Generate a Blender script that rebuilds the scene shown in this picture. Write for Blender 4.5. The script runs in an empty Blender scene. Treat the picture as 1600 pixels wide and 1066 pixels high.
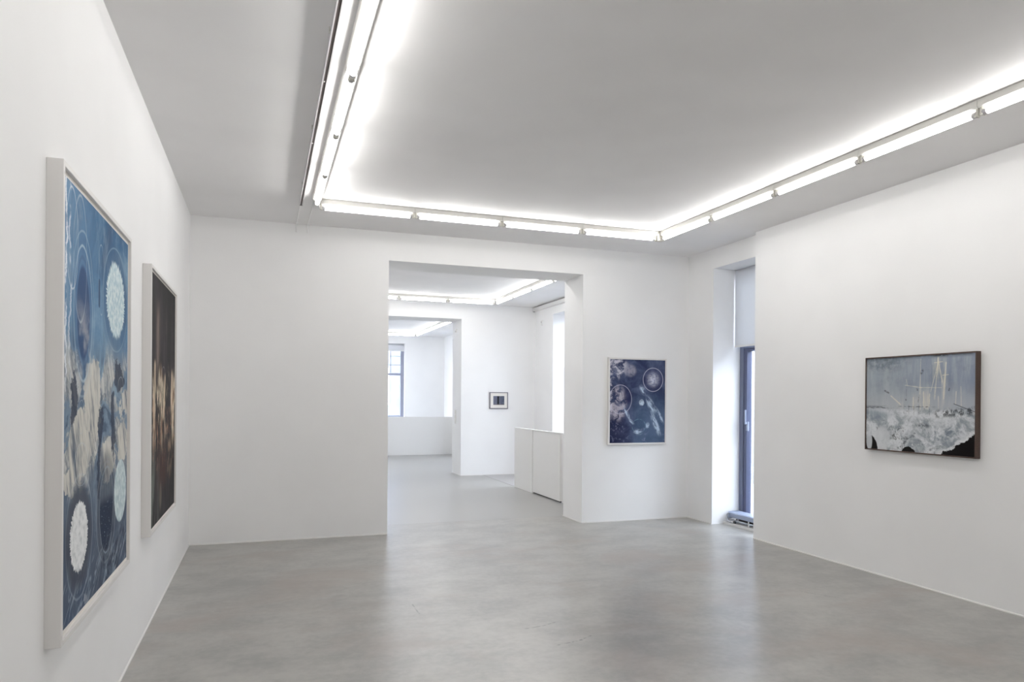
import bpy, bmesh, math, random
from mathutils import Matrix, Vector

random.seed(7)
SC = bpy.context.scene
COL = SC.collection

# ------------------------------------------------------------------ camera
FPX, CYPX, YAW, PITCH, ROLL = 1102.31, 625.29, 0.3378, -0.0027, 0.0071
CAM_H = 1.6
F = Vector((math.sin(YAW) * math.cos(PITCH), math.cos(YAW) * math.cos(PITCH), math.sin(PITCH)))
R0 = Vector((math.cos(YAW), -math.sin(YAW), 0))
U0 = R0.cross(F)
Rv = math.cos(ROLL) * R0 + math.sin(ROLL) * U0
Uv = -math.sin(ROLL) * R0 + math.cos(ROLL) * U0
cd = bpy.data.cameras.new('camera')
cam = bpy.data.objects.new('camera', cd)
COL.objects.link(cam)
M4 = Matrix.Identity(4)
for i in range(3):
    M4[i][0], M4[i][1], M4[i][2] = Rv[i], Uv[i], -F[i]
M4[2][3] = CAM_H
cam.matrix_world = M4
cd.sensor_width = 36
cd.lens = FPX / 1600 * 36
cd.shift_y = (CYPX - 533) / 1600
cd.clip_start, cd.clip_end = 0.05, 200
SC.camera = cam

# ------------------------------------------------------------------ world, exposure
SKY_STRENGTH = 7.4
TUBE_STRENGTH = 19.0
w = bpy.data.worlds.new('overcast_sky')
SC.world = w
w.use_nodes = True
bg = w.node_tree.nodes['Background']
bg.inputs['Color'].default_value = (0.92, 0.955, 1.0, 1)
bg.inputs['Strength'].default_value = SKY_STRENGTH
vs = SC.view_settings
vs.view_transform = 'Standard'
vs.look = 'None'
vs.exposure = 0.70
vs.gamma = 1.0
vs.use_curve_mapping = False
try:
    SC.cycles.max_bounces = 9
    SC.cycles.diffuse_bounces = 7
    SC.cycles.use_denoising = True
    SC.cycles.sample_clamp_indirect = 3.0
    SC.cycles.use_light_tree = False
except Exception:
    pass

# ------------------------------------------------------------------ room numbers (metres)
XL, XR, XRN = -0.753, 5.425, 5.327       # left wall, window wall, lining in front of it
ZC = 3.53                                 # ceiling
YN = -1.6                                 # wall behind the viewpoint
YB, YBb = 8.242, 8.833                    # wall with the wide opening
Y2, Y2b = 13.983, 14.688                  # second wall with an opening
Y3 = 22.0                                 # far wall
XW = 5.95                                 # outer face of the window wall


# ------------------------------------------------------------------ helpers
def srgb(r, g, b):
    def f(c):
        c /= 255.0
        return c / 12.92 if c <= 0.04045 else ((c + 0.055) / 1.055) ** 2.4
    return (f(r), f(g), f(b), 1.0)


def box(bm, x0, x1, y0, y1, z0, z1, bev=0.0, seg=1):
    vs_ = [bm.verts.new((x, y, z)) for x in (x0, x1) for y in (y0, y1) for z in (z0, z1)]
    q = [(0, 1, 3, 2), (4, 6, 7, 5), (0, 4, 5, 1), (2, 3, 7, 6), (0, 2, 6, 4), (1, 5, 7, 3)]
    fs = [bm.faces.new([vs_[i] for i in k]) for k in q]
    if bev > 0:
        es = list({e for f_ in fs for e in f_.edges})
        bmesh.ops.bevel(bm, geom=es, offset=bev, segments=seg, affect='EDGES', profile=0.6)
    return bm


def cyl(bm, p0, p1, r, n=20, r2=None, caps=True):
    p0, p1 = Vector(p0), Vector(p1)
    d = (p1 - p0).normalized()
    a = d.orthogonal().normalized()
    b = d.cross(a)
    r2 = r if r2 is None else r2
    A, B = [], []
    for i in range(n):
        t = 2 * math.pi * i / n
        v = a * math.cos(t) + b * math.sin(t)
        A.append(bm.verts.new(p0 + v * r))
        B.append(bm.verts.new(p1 + v * r2))
    for i in range(n):
        j = (i + 1) % n
        f_ = bm.faces.new((A[i], A[j], B[j], B[i]))
        f_.smooth = True
    if caps:
        bm.faces.new(list(reversed(A)))
        bm.faces.new(B)
    return bm


def tube_path(bm, pts, r, n=12):
    pts = [Vector(p) for p in pts]
    rings = []
    prev = None
    for i, p in enumerate(pts):
        d = (pts[min(i + 1, len(pts) - 1)] - pts[max(i - 1, 0)]).normalized()
        a = d.orthogonal().normalized() if prev is None else (prev - d * prev.dot(d)).normalized()
        prev = a
        b = d.cross(a)
        rings.append([bm.verts.new(p + (a * math.cos(2 * math.pi * k / n) + b * math.sin(2 * math.pi * k / n)) * r) for k in range(n)])
    for A, B in zip(rings, rings[1:]):
        for k in range(n):
            f_ = bm.faces.new((A[k], A[(k + 1) % n], B[(k + 1) % n], B[k]))
            f_.smooth = True
    bm.faces.new(list(reversed(rings[0])))
    bm.faces.new(rings[-1])
    return bm


def extrude_profile(bm, prof, axis, a0, a1):
    """prof: closed list of 2-D points; axis 'X' -> (y,z) profile, 'Y' -> (x,z) profile."""
    def P(p, t):
        return (t, p[0], p[1]) if axis == 'X' else (p[0], t, p[1])
    A = [bm.verts.new(P(p, a0)) for p in prof]
    B = [bm.verts.new(P(p, a1)) for p in prof]
    n = len(prof)
    for i in range(n):
        bm.faces.new((A[i], A[(i + 1) % n], B[(i + 1) % n], B[i]))
    bm.faces.new(list(reversed(A)))
    bm.faces.new(B)
    return bm


def finish(name, bm, mat, parent=None):
    bmesh.ops.recalc_face_normals(bm, faces=bm.faces[:])
    if parent is not None:
        off = parent.get('_at')
        if off is not None:
            bmesh.ops.translate(bm, verts=bm.verts[:], vec=-Vector(off))
    me = bpy.data.meshes.new(name)
    bm.to_mesh(me)
    bm.free()
    me.materials.append(mat)
    o = bpy.data.objects.new(name, me)
    COL.objects.link(o)
    if parent is not None:
        o.parent = parent
        if parent.get('_at') is not None:
            o['_at'] = parent['_at']
    return o


def tag(o, label, cat, group=None, kind=None):
    o['label'] = label
    o['category'] = cat
    if group:
        o['group'] = group
    if kind:
        o['kind'] = kind
    return o


def empty(name, loc, label, cat, group=None, kind=None):
    """An Empty at a thing's base; its parts are written in world metres."""
    o = bpy.data.objects.new(name, None)
    COL.objects.link(o)
    o.empty_display_size = 0.1
    o.location = loc
    o['_at'] = tuple(loc)
    return tag(o, label, cat, group, kind)


def part(name, parent, mat, *boxes, bev=0.0):
    bm = bmesh.new()
    for b in boxes:
        box(bm, *b, bev=bev)
    return finish(name, bm, mat, parent)


def struct(name, mat, label, cat, *boxes, bev=0.0):
    bm = bmesh.new()
    for b in boxes:
        box(bm, *b, bev=bev)
    return tag(finish(name, bm, mat), label, cat, kind='structure')


# ------------------------------------------------------------------ small node language
class N:
    """A float or colour socket with arithmetic that builds Math nodes."""
    def __init__(s, nt, sock):
        s.nt, s.s = nt, sock

    def op(s, kind, *others, clamp=False):
        n = s.nt.nodes.new('ShaderNodeMath')
        n.operation = kind
        n.use_clamp = clamp
        for i, v in enumerate((s,) + others):
            if isinstance(v, N):
                s.nt.links.new(v.s, n.inputs[i])
            else:
                n.inputs[i].default_value = v
        return N(s.nt, n.outputs[0])

    def __add__(s, o): return s.op('ADD', o)
    __radd__ = __add__
    def __sub__(s, o): return s.op('SUBTRACT', o)
    def __rsub__(s, o): return (s * -1.0) + o
    def __mul__(s, o): return s.op('MULTIPLY', o)
    __rmul__ = __mul__
    def __truediv__(s, o): return s.op('DIVIDE', o)
    def abs(s): return s.op('ABSOLUTE')
    def sqrt(s): return s.op('SQRT')
    def pow(s, o): return s.op('POWER', o)
    def max(s, o): return s.op('MAXIMUM', o)
    def min(s, o): return s.op('MINIMUM', o)
    def sin(s): return s.op('SINE')
    def clamp(s): return s.op('ADD', 0.0, clamp=True)
    def inv(s): return 1.0 - s

    def ss(s, a, b, lo=0.0, hi=1.0):
        n = s.nt.nodes.new('ShaderNodeMapRange')
        n.interpolation_type = 'SMOOTHSTEP'
        if a > b:
            a, b, lo, hi = b, a, hi, lo
        s.nt.links.new(s.s, n.inputs['Value'])
        n.inputs['From Min'].default_value = a
        n.inputs['From Max'].default_value = b
        n.inputs['To Min'].default_value = lo
        n.inputs['To Max'].default_value = hi
        return N(s.nt, n.outputs[0])


class Art:
    """Flat print on a surface: x, y in metres from the lower left corner."""
    def __init__(s, nt, wid, hei):
        s.nt = nt
        s.cache = {}
        uv = nt.nodes.new('ShaderNodeTexCoord')
        s.P = s.vm('MULTIPLY', N(nt, uv.outputs['UV']), (wid, hei, 0))
        sp = nt.nodes.new('ShaderNodeSeparateXYZ')
        nt.links.new(s.P.s, sp.inputs[0])
        s.x, s.y = N(nt, sp.outputs[0]), N(nt, sp.outputs[1])

    def vm(s, kind, *args):
        n = s.nt.nodes.new('ShaderNodeVectorMath')
        n.operation = kind
        for i, v in enumerate(args):
            if isinstance(v, N):
                s.nt.links.new(v.s, n.inputs[i])
            elif isinstance(v, tuple):
                n.inputs[i].default_value = v
        return N(s.nt, n.outputs['Value'] if kind in ('LENGTH', 'DOT_PRODUCT') else n.outputs[0])

    def vec(s, x=None, y=None):
        if x is None and y is None:
            return s.P
        key = (id(x), id(y))
        if key not in s.cache:
            c = s.nt.nodes.new('ShaderNodeCombineXYZ')
            s.nt.links.new((x or s.x).s, c.inputs[0])
            s.nt.links.new((y or s.y).s, c.inputs[1])
            s.cache[key] = (N(s.nt, c.outputs[0]), x, y)
        return s.cache[key][0]

    def noise(s, scale, seed=0.0, detail=4.0, rough=0.55, sx=1.0, sy=1.0, dist=0.0, x=None, y=None, ridged=False, vec=None):
        v = s.vm('MULTIPLY_ADD', vec or s.vec(x, y), (sx, sy, 0), None)
        v.s.node.inputs[2].default_value = (0, 0, seed)
        n = s.nt.nodes.new('ShaderNodeTexNoise')
        n.inputs['Scale'].default_value = scale
        n.inputs['Detail'].default_value = detail
        n.inputs['Roughness'].default_value = rough
        n.inputs['Distortion'].default_value = dist
        s.nt.links.new(v.s, n.inputs['Vector'])
        o = N(s.nt, n.outputs[0])
        if ridged:
            o = 1.0 - (o - 0.5).abs() * 4.0
        return o

    def ell(s, cx, cy, rx, ry, x=None, y=None):
        v = s.vm('MULTIPLY_ADD', s.vec(x, y), (1 / rx, 1 / ry, 0), (-cx / rx, -cy / ry, 0))
        return s.vm('LENGTH', v)

    def rot(s, cx, cy, deg, rx=1.0, ry=1.0):
        m = s.nt.nodes.new('ShaderNodeMapping')
        m.vector_type = 'TEXTURE'
        m.inputs['Location'].default_value = (cx, cy, 0)
        m.inputs['Rotation'].default_value = (0, 0, math.radians(deg))
        m.inputs['Scale'].default_value = (rx, ry, 1)
        s.nt.links.new(s.P.s, m.inputs[0])
        return N(s.nt, m.outputs[0])

    def rell(s, cx, cy, rx, ry, deg):
        return s.vm('LENGTH', s.rot(cx, cy, deg, rx, ry))

    def ring(s, d, r, wdt):
        return (d - r).abs().ss(wdt, wdt * 0.15)

    def spiky(s, cx, cy, rx, ry, amp=0.25, freq=9.0, soft=0.03, seed=1.0):
        v = s.vm('MULTIPLY_ADD', s.P, (1 / rx, 1 / ry, 0), (-cx / rx, -cy / ry, 0))
        d = s.vm('LENGTH', v)
        n = s.noise(freq, seed, 1.0, 0.5, vec=s.vm('NORMALIZE', v))
        edge = n * (2 * amp) + (1.0 - amp)
        return (d - edge).ss(soft, -soft), d

    def seg(s, x0, y0, x1, y1, wdt, soft=0.6):
        dx, dy = x1 - x0, y1 - y0
        L2 = dx * dx + dy * dy
        r = s.vm('SUBTRACT', s.P, (x0, y0, 0))
        t = s.vm('DOT_PRODUCT', r, (dx / L2, dy / L2, 0)).clamp()
        q = s.vm('MULTIPLY_ADD', t, (-dx, -dy, 0), r)
        return s.vm('LENGTH', q).ss(wdt, wdt * (1 - soft))

    def col(s, c):
        n = s.nt.nodes.new('ShaderNodeRGB')
        n.outputs[0].default_value = srgb(*c)
        return N(s.nt, n.outputs[0])

    def mix(s, fac, a, b):
        n = s.nt.nodes.new('ShaderNodeMix')
        n.data_type = 'RGBA'
        fi = [i for i in n.inputs if i.name == 'Factor' and i.type == 'VALUE'][0]
        ci = [i for i in n.inputs if i.type == 'RGBA']
        if isinstance(fac, N):
            s.nt.links.new(fac.s, fi)
        else:
            fi.default_value = fac
        for sock, c in ((ci[0], a), (ci[1], b)):
            if isinstance(c, N):
                s.nt.links.new(c.s, sock)
            else:
                sock.default_value = srgb(*c)
        o = [o for o in n.outputs if o.type == 'RGBA'][0]
        return N(s.nt, o)


def mat(name, color=(200, 200, 200), rough=0.5, metallic=0.0, spec=0.5, emit=None, emit_strength=0.0):
    m = bpy.data.materials.new(name)
    m.use_nodes = True
    p = m.node_tree.nodes['Principled BSDF']
    p.inputs['Base Color'].default_value = srgb(*color)
    p.inputs['Roughness'].default_value = rough
    p.inputs['Metallic'].default_value = metallic
    p.inputs['Specular IOR Level'].default_value = spec
    if emit:
        p.inputs['Emission Color'].default_value = (*emit, 1)
        p.inputs['Emission Strength'].default_value = emit_strength
    return m


def tex_noise(nt, vec, scale, detail=4, rough=0.5, dist=0.0):
    n = nt.nodes.new('ShaderNodeTexNoise')
    n.inputs['Scale'].default_value = scale
    n.inputs['Detail'].default_value = detail
    n.inputs['Roughness'].default_value = rough
    n.inputs['Distortion'].default_value = dist
    nt.links.new(vec, n.inputs['Vector'])
    return n.outputs[0]


def obj_coords(nt, scale=(1, 1, 1)):
    tc = nt.nodes.new('ShaderNodeTexCoord')
    mp = nt.nodes.new('ShaderNodeMapping')
    mp.inputs['Scale'].default_value = scale
    nt.links.new(tc.outputs['Object'], mp.inputs[0])
    return mp.outputs[0]


def plaster(name, color, var=4, bump=0.04, scale=60, rough=0.75):
    """Painted plaster: faint roller mottling and fine relief."""
    m = mat(name, color, rough, spec=0.25)
    nt = m.node_tree
    p = nt.nodes['Principled BSDF']
    v = obj_coords(nt)
    a = Art.__new__(Art)
    a.nt = nt
    f = N(nt, tex_noise(nt, v, scale if bump > 0.3 else 1.3, 2, 0.5)).ss(0.3, 0.7)
    c = a.mix(f, tuple(k - var for k in color), tuple(min(255, k + var * 0.5) for k in color))
    nt.links.new(c.s, p.inputs['Base Color'])
    if bump < 0.3:
        return m
    b = nt.nodes.new('ShaderNodeBump')
    b.inputs['Strength'].default_value = bump
    b.inputs['Distance'].default_value = 0.004
    nt.links.new(tex_noise(nt, v, scale, 3, 0.6), b.inputs['Height'])
    nt.links.new(b.outputs[0], p.inputs['Normal'])
    return m


SCUFFS = [(1.80, 4.21, 2.0, 4.25), (1.98, 4.25, 2.09, 4.31), (1.72, 4.58, 1.86, 4.60), (1.86, 4.60, 2.0, 4.66), (1.09, 5.39, 1.09, 5.13), (4.25, 4.75, 4.37, 4.55)]


def concrete(name, lo, hi, stain, rough0, rough1, worn=True):
    """Polished screed: cloudy trowel marks, brownish stains, thin scratches, uneven gloss."""
    m = mat(name, lo, 0.3, spec=0.95)
    m.node_tree.nodes['Principled BSDF'].inputs['IOR'].default_value = 1.85
    nt = m.node_tree
    p = nt.nodes['Principled BSDF']
    a = Art.__new__(Art)
    a.nt = nt
    v = obj_coords(nt)
    vs_ = obj_coords(nt, (0.8, 1.15, 1))
    if not worn:
        # evenly sealed slab: only broad, faint clouds
        n1 = N(nt, tex_noise(nt, v, 0.35, 0, 0.4))
        c = a.mix(n1.ss(0.3, 0.7), tuple(k * 0.97 for k in lo), tuple(k * 0.97 for k in hi))
        nt.links.new(c.s, p.inputs['Base Color'])
        p.inputs['Roughness'].default_value = rough0
        return m
    n1 = N(nt, tex_noise(nt, v, 0.9, 4, 0.6, 0.6))
    n2 = N(nt, tex_noise(nt, vs_, 3.2, 3, 0.55))
    n4 = N(nt, tex_noise(nt, vs_, 1.1, 3, 0.6, 0.6))
    n3 = N(nt, tex_noise(nt, v, 18, 3, 0.65))
    f = n1 * 0.38 + n2 * 0.38 + n3 * 0.24
    c = a.mix(f.ss(0.34, 0.64), lo, hi)
    c = a.mix(n4.ss(0.48, 0.70) * 0.6, c, stain)
    a.P = N(nt, v)
    rub = N(nt, tex_noise(nt, v, 30, 2, 0.6)).ss(0.42, 0.56)
    for (x0, y0, x1, y1) in SCUFFS:      # heel marks left on the floor
        c = a.mix(a.seg(x0, y0, x1, y1, 0.010, 0.9) * rub * 0.85, c, tuple(k * 0.5 for k in lo))
    nt.links.new(c.s, p.inputs['Base Color'])
    r = n1.ss(0.3, 0.7, rough0, rough1)
    nt.links.new(r.s, p.inputs['Roughness'])
    return m


def glass(name, tint=(0.93, 0.96, 1.0)):
    m = bpy.data.materials.new(name)
    m.use_nodes = True
    nt = m.node_tree
    nt.nodes.clear()
    o = nt.nodes.new('ShaderNodeOutputMaterial')
    t = nt.nodes.new('ShaderNodeBsdfTransparent')
    t.inputs[0].default_value = (*tint, 1)
    g = nt.nodes.new('ShaderNodeBsdfGlossy')
    g.inputs['Roughness'].default_value = 0.02
    lw = nt.nodes.new('ShaderNodeLayerWeight')
    lw.inputs['Blend'].default_value = 0.5
    fr = N(nt, lw.outputs['Facing']).pow(5.0) * 0.75 + 0.03
    mx = nt.nodes.new('ShaderNodeMixShader')
    nt.links.new(fr.s, mx.inputs[0])
    nt.links.new(t.outputs[0], mx.inputs[1])
    nt.links.new(g.outputs[0], mx.inputs[2])
    nt.links.new(mx.outputs[0], o.inputs[0])
    return m


WALL = plaster('white_wall_paint', (243, 243, 243), 2, 0.05, 70)
CEIL = plaster('white_ceiling_paint', (241, 240, 240), 3, 0.06, 45)
WHITE = mat('white_lacquer', (232, 231, 229), 0.45)
FRAMEW = mat('white_frame_lacquer', (228, 226, 224), 0.45)
MOUNT = mat('white_mount_board', (232, 228, 222), 0.8)
STEEL = mat('white_enamelled_steel', (226, 225, 220), 0.4)
SOCKET = mat('white_lamp_holder_plastic', (222, 220, 212), 0.45)
DARKSLOT = mat('dark_track_slot', (62, 50, 48), 0.5)
ALU = mat('aluminium_track', (205, 203, 205), 0.4, 0.3)
TUBE = mat('fluorescent_tube_glow', (255, 255, 255), 0.4, emit=(1.0, 0.98, 0.955), emit_strength=TUBE_STRENGTH)
TUBE.cycles.emission_sampling = 'FRONT'
FLOOR = concrete('polished_concrete', (128, 127, 124), (166, 164, 159), (142, 129, 121), 0.276, 0.30)
FLOOR_FAR = concrete('sealed_concrete', (150, 149, 147), (161, 160, 157), (142, 136, 130), 0.28, 0.28, worn=False)
FLOOR_BAY = concrete('pale_polished_concrete', (156, 154, 154), (170, 168, 168), (158, 154, 152), 0.30, 0.32, worn=False)
WINFRAME = mat('blue_grey_window_frame', (98, 105, 128), 0.4)
WINDARK = mat('dark_blue_window_sash', (72, 78, 104), 0.35)
FARFRAME = mat('overexposed_grey_steel_frame', (146, 150, 168), 0.4)  # frame grey lightened, so the overexposed glare sits in the colour
GLASS = glass('window_glass')
BLIND = mat('white_blind_fabric', (228, 229, 232), 0.85)
_nt = BLIND.node_tree                     # thin cloth: some daylight passes through it
_tl = _nt.nodes.new('ShaderNodeBsdfTranslucent')
_tl.inputs[0].default_value = srgb(226, 228, 230)
_mx = _nt.nodes.new('ShaderNodeMixShader')
_mx.inputs[0].default_value = 0.36
_nt.links.new(_nt.nodes['Principled BSDF'].outputs[0], _mx.inputs[1])
_nt.links.new(_tl.outputs[0], _mx.inputs[2])
_nt.links.new(_mx.outputs[0], _nt.nodes['Material Output'].inputs[0])
RADI = mat('blue_grey_radiator_enamel', (150, 160, 182), 0.3)
CHROME = mat('chrome_pipe', (225, 226, 230), 0.12, 1.0)
BLACKGAP = mat('black_parts_and_gap_shade', (25, 25, 28), 0.7)  # small black parts, and black fill for shaded gaps
WOOD = mat('dark_walnut', (66, 48, 40), 0.45)
_nt = WOOD.node_tree
_f = N(_nt, tex_noise(_nt, obj_coords(_nt, (30, 4, 30)), 6, 5, 0.6))
_a = Art.__new__(Art)
_a.nt = _nt
_nt.links.new(_a.mix(_f.ss(0.3, 0.7), (52, 37, 31), (84, 62, 52)).s, _nt.nodes['Principled BSDF'].inputs['Base Color'])
GREYFRAME = mat('grey_metal_frame', (112, 108, 116), 0.4, 0.4)

# ------------------------------------------------------------------ the room shell
struct('floor', FLOOR, 'polished grey concrete floor of the front room', 'floor',
       (XL - 0.2, XW, YN - 0.2, YBb - 0.001, -0.2, 0.0))
struct('floor_middle', FLOOR_FAR, 'smooth sealed concrete floor seen through the wide opening', 'floor',
       (XL - 0.2, XW, YBb + 0.001, Y3 + 0.4, -0.2, 0.0))
struct('ceiling', CEIL, 'flat white painted ceiling', 'ceiling', (XL - 0.2, XW + 0.4, YN - 0.2, Y3 + 0.4, ZC, ZC + 0.25))
struct('wall_left', WALL, 'long white wall on the left carrying two large pictures', 'wall',
       (XL - 0.2, XL, YN - 0.2, 19.65, 0, ZC), (XL - 0.2, XL, 21.7, Y3 + 0.4, 0, ZC),
       (XL - 0.2, XL, 19.65, 21.7, 0, 0.6), (XL - 0.2, XL, 19.65, 21.7, 3.28, ZC))
struct('wall_near', WALL, 'white wall behind the viewpoint', 'wall', (XL, XR, YN - 0.2, YN, 0, ZC))
XO0, XO1, ZO = 1.363, 3.853, 3.195
struct('wall_back', WALL, 'white wall with the wide doorless opening in the middle', 'wall',
       (XL, XO0, YB, YBb, 0, ZC), (XO1, XR, YB, YBb, 0, ZC), (XO0, XO1, YB, YBb, ZO, ZC))
XP0, XP1, ZP = 1.363, 3.806, 3.215
struct('wall_middle', WALL, 'white wall with an opening seen through the first opening', 'wall',
       (XL, XP0, Y2, Y2b, 0, ZC), (XP1, XR, Y2, Y2b, 0, ZC), (XP0, XP1, Y2, Y2b, ZP, ZC))
# far wall with a window opening
FW = (2.30, 4.15, 0.95, 3.28)
struct('wall_far', WALL, 'bright white end wall with a grey framed window', 'wall',
       (XL, FW[0], Y3, Y3 + 0.4, 0, ZC), (FW[1], XR, Y3, Y3 + 0.4, 0, ZC),
       (FW[0], FW[1], Y3, Y3 + 0.4, 0, FW[2]), (FW[0], FW[1], Y3, Y3 + 0.4, FW[3], ZC))
# window wall on the right: openings (y0, y1, z0, z1)
WINS = [(5.90, 7.681, 0.0, 3.28), (10.6, 13.0, 0.0, 3.28), (15.2, 17.8, 0.4, 3.28), (19.55, 20.98, 0.05, 3.40)]
bxs = []
yy = YN - 0.2
for (a, b, z0, z1) in WINS:
    bxs.append((XR, XW, yy, a, 0, ZC))
    bxs.append((XR, XW, a, b, z1, ZC))
    if z0 > 0:
        bxs.append((XR, XW, a, b, 0, z0))
    yy = b
bxs.append((XR, XW, yy, Y3 + 0.4, 0, ZC))
struct('wall_window', WALL, 'white outer wall on the right pierced by deep window recesses', 'wall', *bxs)
struct('wall_right', WALL, 'white lining wall on the right carrying the dark framed picture', 'wall',
       (XRN, XR - 0.001, YN, 6.742, 0, ZC))
struct('floor_bay', FLOOR_BAY, 'paler strip of floor beside the low white partition', 'floor',
       (4.285, XR, YBb, Y2, 0.0, 0.004))


def bead(name, label, *runs):
    """thin painted skirting bead, 14 mm high, with a sloping top"""
    bm = bmesh.new()
    t, h = 0.007, 0.014
    for (ax, fixed, side, a0, a1) in runs:
        prof = [(fixed, 0), (fixed + side * t, 0), (fixed + side * t, h * 0.6), (fixed, h)]
        extrude_profile(bm, prof, 'Y' if ax == 'Y' else 'X', a0, a1)
    tag(finish(name, bm, WHITE), label, 'baseboard', kind='structure')


bead('baseboard_left', 'thin white skirting bead along the left wall', ('Y', XL, 1, YN, YB))
bead('baseboard_right', 'thin white skirting bead under the dark framed picture', ('Y', XRN, -1, YN, 6.742))
bead('baseboard_back', 'thin white skirting bead along the wall with the wide opening',
     ('X', YB, -1, XL, XO0), ('X', YB, -1, XO1 - 0.007, XR), ('Y', XO1, -1, YB - 0.007, YBb))
bead('baseboard_window', 'thin white skirting bead between corner and window recess', ('Y', XR, -1, 7.681, YB))
bead('baseboard_middle', 'thin white skirting bead along the second opening',
     ('X', Y2, -1, XP1 - 0.007, XR), ('Y', XP1, -1, Y2 - 0.007, Y2b))

# ------------------------------------------------------------------ outside
GROUND = plaster('street_paving', (150, 150, 150), 10, 0.1, 8, 0.9)
struct('ground', GROUND, 'pale street paving outside the windows', 'ground', (-30, 40, -20, 60, -0.45, -0.25))
RENDER = plaster('rough_white_render', (165, 166, 168), 22, 0.5, 22, 0.9)
tag(part('courtyard_wall', None, RENDER, (10.2, 10.6, -6, 26, -0.25, 3.4), (10.12, 10.68, -6, 26, 3.4, 3.52)),
    'rough white rendered wall outside the tall window', 'wall')
FACADE = plaster('pale_blue_facade', (122, 126, 136), 10, 0.1, 10, 0.9)
FACW = mat('facade_window_glass', (84, 92, 116), 0.15)
bl = empty('apartment_building', (3.5, 36.0, -0.25), 'pale house front seen through the far window', 'building')
part('wall', bl, FACADE, (-14, 22, 36.0, 37.0, -0.25, 10.5))
part('cornice', bl, WHITE, (-14, 22, 35.8, 37.1, 10.5, 10.9))
part('plinth', bl, FACADE, (-14, 22, 35.9, 36.0, -0.25, 0.7))
for i in range(9):
    for k in range(3):
        x0, z0 = 0.2 + i * 1.75 - 4, 1.3 + k * 3.0
        wn = part('window', bl, FACW, (x0, x0 + 0.95, 35.93, 35.99, z0, z0 + 1.7))
        part('window_frame', wn, WHITE, (x0 - 0.08, x0, 35.86, 36, z0 - .08, z0 + 1.78), (x0 + 0.95, x0 + 1.03, 35.86, 36, z0 - .08, z0 + 1.78),
             (x0, x0 + 0.95, 35.86, 36, z0 + 1.7, z0 + 1.78), (x0, x0 + 0.95, 35.86, 36, z0 - .08, z0),
             (x0 + 0.45, x0 + 0.5, 35.88, 36, z0, z0 + 1.7), (x0, x0 + 0.95, 35.88, 36, z0 + 1.1, z0 + 1.15))


# ------------------------------------------------------------------ windows
def side_window(n, y0, y1, z0, z1, label, transom=2.28, mull=None):
    """aluminium window set deep in the right hand wall"""
    e = empty('window_%d' % n, (5.88, (y0 + y1) / 2, z0), label, 'window', kind='structure')
    xa, xb = 5.835, 5.925
    part('frame_post', e, WINFRAME, (xa, xb, y1 - 0.075, y1, z0, z1), bev=0.004)
    part('frame_post', e, WINFRAME, (xa, xb, y0, y0 + 0.075, z0, z1), bev=0.004)
    part('frame_rail', e, WINFRAME, (xa, xb, y0 + 0.075, y1 - 0.075, z1 - 0.07, z1), bev=0.004)
    part('frame_rail', e, WINFRAME, (xa, xb, y0 + 0.075, y1 - 0.075, z0, z0 + 0.075), bev=0.004)
    if transom:
        part('transom', e, WINFRAME, (xa, xb, y0 + 0.075, y1 - 0.075, transom - 0.02, transom + 0.06), bev=0.004)
    ym = (y0 + y1) / 2
    part('mullion', e, WINFRAME, (xa, xb, ym - 0.045, ym + 0.045, z0 + 0.075, z1 - 0.07), bev=0.004)
    top = (transom - 0.02) if transom else z1 - 0.07
    for (a, b, ya) in ((ym + 0.045, y1 - 0.075, 1), (y0 + 0.075, ym - 0.045, 0)):
        zb, zt = z0 + 0.075, top
        s = part('sash', e, WINDARK, (xa + 0.012, xb, b - 0.055, b, zb, zt), (xa + 0.012, xb, a, a + 0.055, zb, zt),
                 (xa + 0.012, xb, a + 0.055, b - 0.055, zt - 0.035, zt), (xa + 0.012, xb, a + 0.055, b - 0.055, zb, zb + 0.055), bev=0.003)
        part('pane', s, GLASS, (xa + 0.04, xa + 0.052, a + 0.055, b - 0.055, zb + 0.055, zt - 0.035))
        if transom:
            part('pane', e, GLASS, (xa + 0.04, xa + 0.052, a - 0.001, b + 0.001, transom + 0.06, z1 - 0.07))
    return e


w1 = side_window(1, 5.90, 7.681, 0.0, 3.28, 'tall blue grey framed window in the recess beside the right wall')
h = part('window_handle', w1, RADI, (5.822, 5.848, 7.498, 7.532, 1.20, 1.32), bev=0.004)
part('lever', h, RADI, (5.792, 5.822, 7.505, 7.525, 1.285, 1.31), (5.790, 5.808, 7.503, 7.527, 1.31, 1.47), bev=0.003)
side_window(2, *WINS[1], 'window recess in the middle room behind the low partition')
side_window(3, *WINS[2], 'window lighting the far room from the right', transom=None)
side_window(5, *WINS[3], 'window in the bay behind the far half wall', transom=None)

e = empty('window_6', (XL - 0.1, 20.7, 0.6), 'unseen window added in the left wall to light the far bay', 'window', kind='structure')  # added out of sight to brighten the far bay
for ya in (19.65, 20.635, 21.62):
    part('frame_post', e, WINFRAME, (XL - 0.15, XL - 0.07, ya, ya + 0.08, 0.6, 3.28), bev=0.004)
for ya in (19.73, 20.715):
    for za in (0.6, 3.2):
        part('frame_rail', e, WINFRAME, (XL - 0.148, XL - 0.072, ya, ya + 0.905, za, za + 0.08))
    part('pane', e, GLASS, (XL - 0.115, XL - 0.105, ya, ya + 0.905, 0.68, 3.2))

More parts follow.
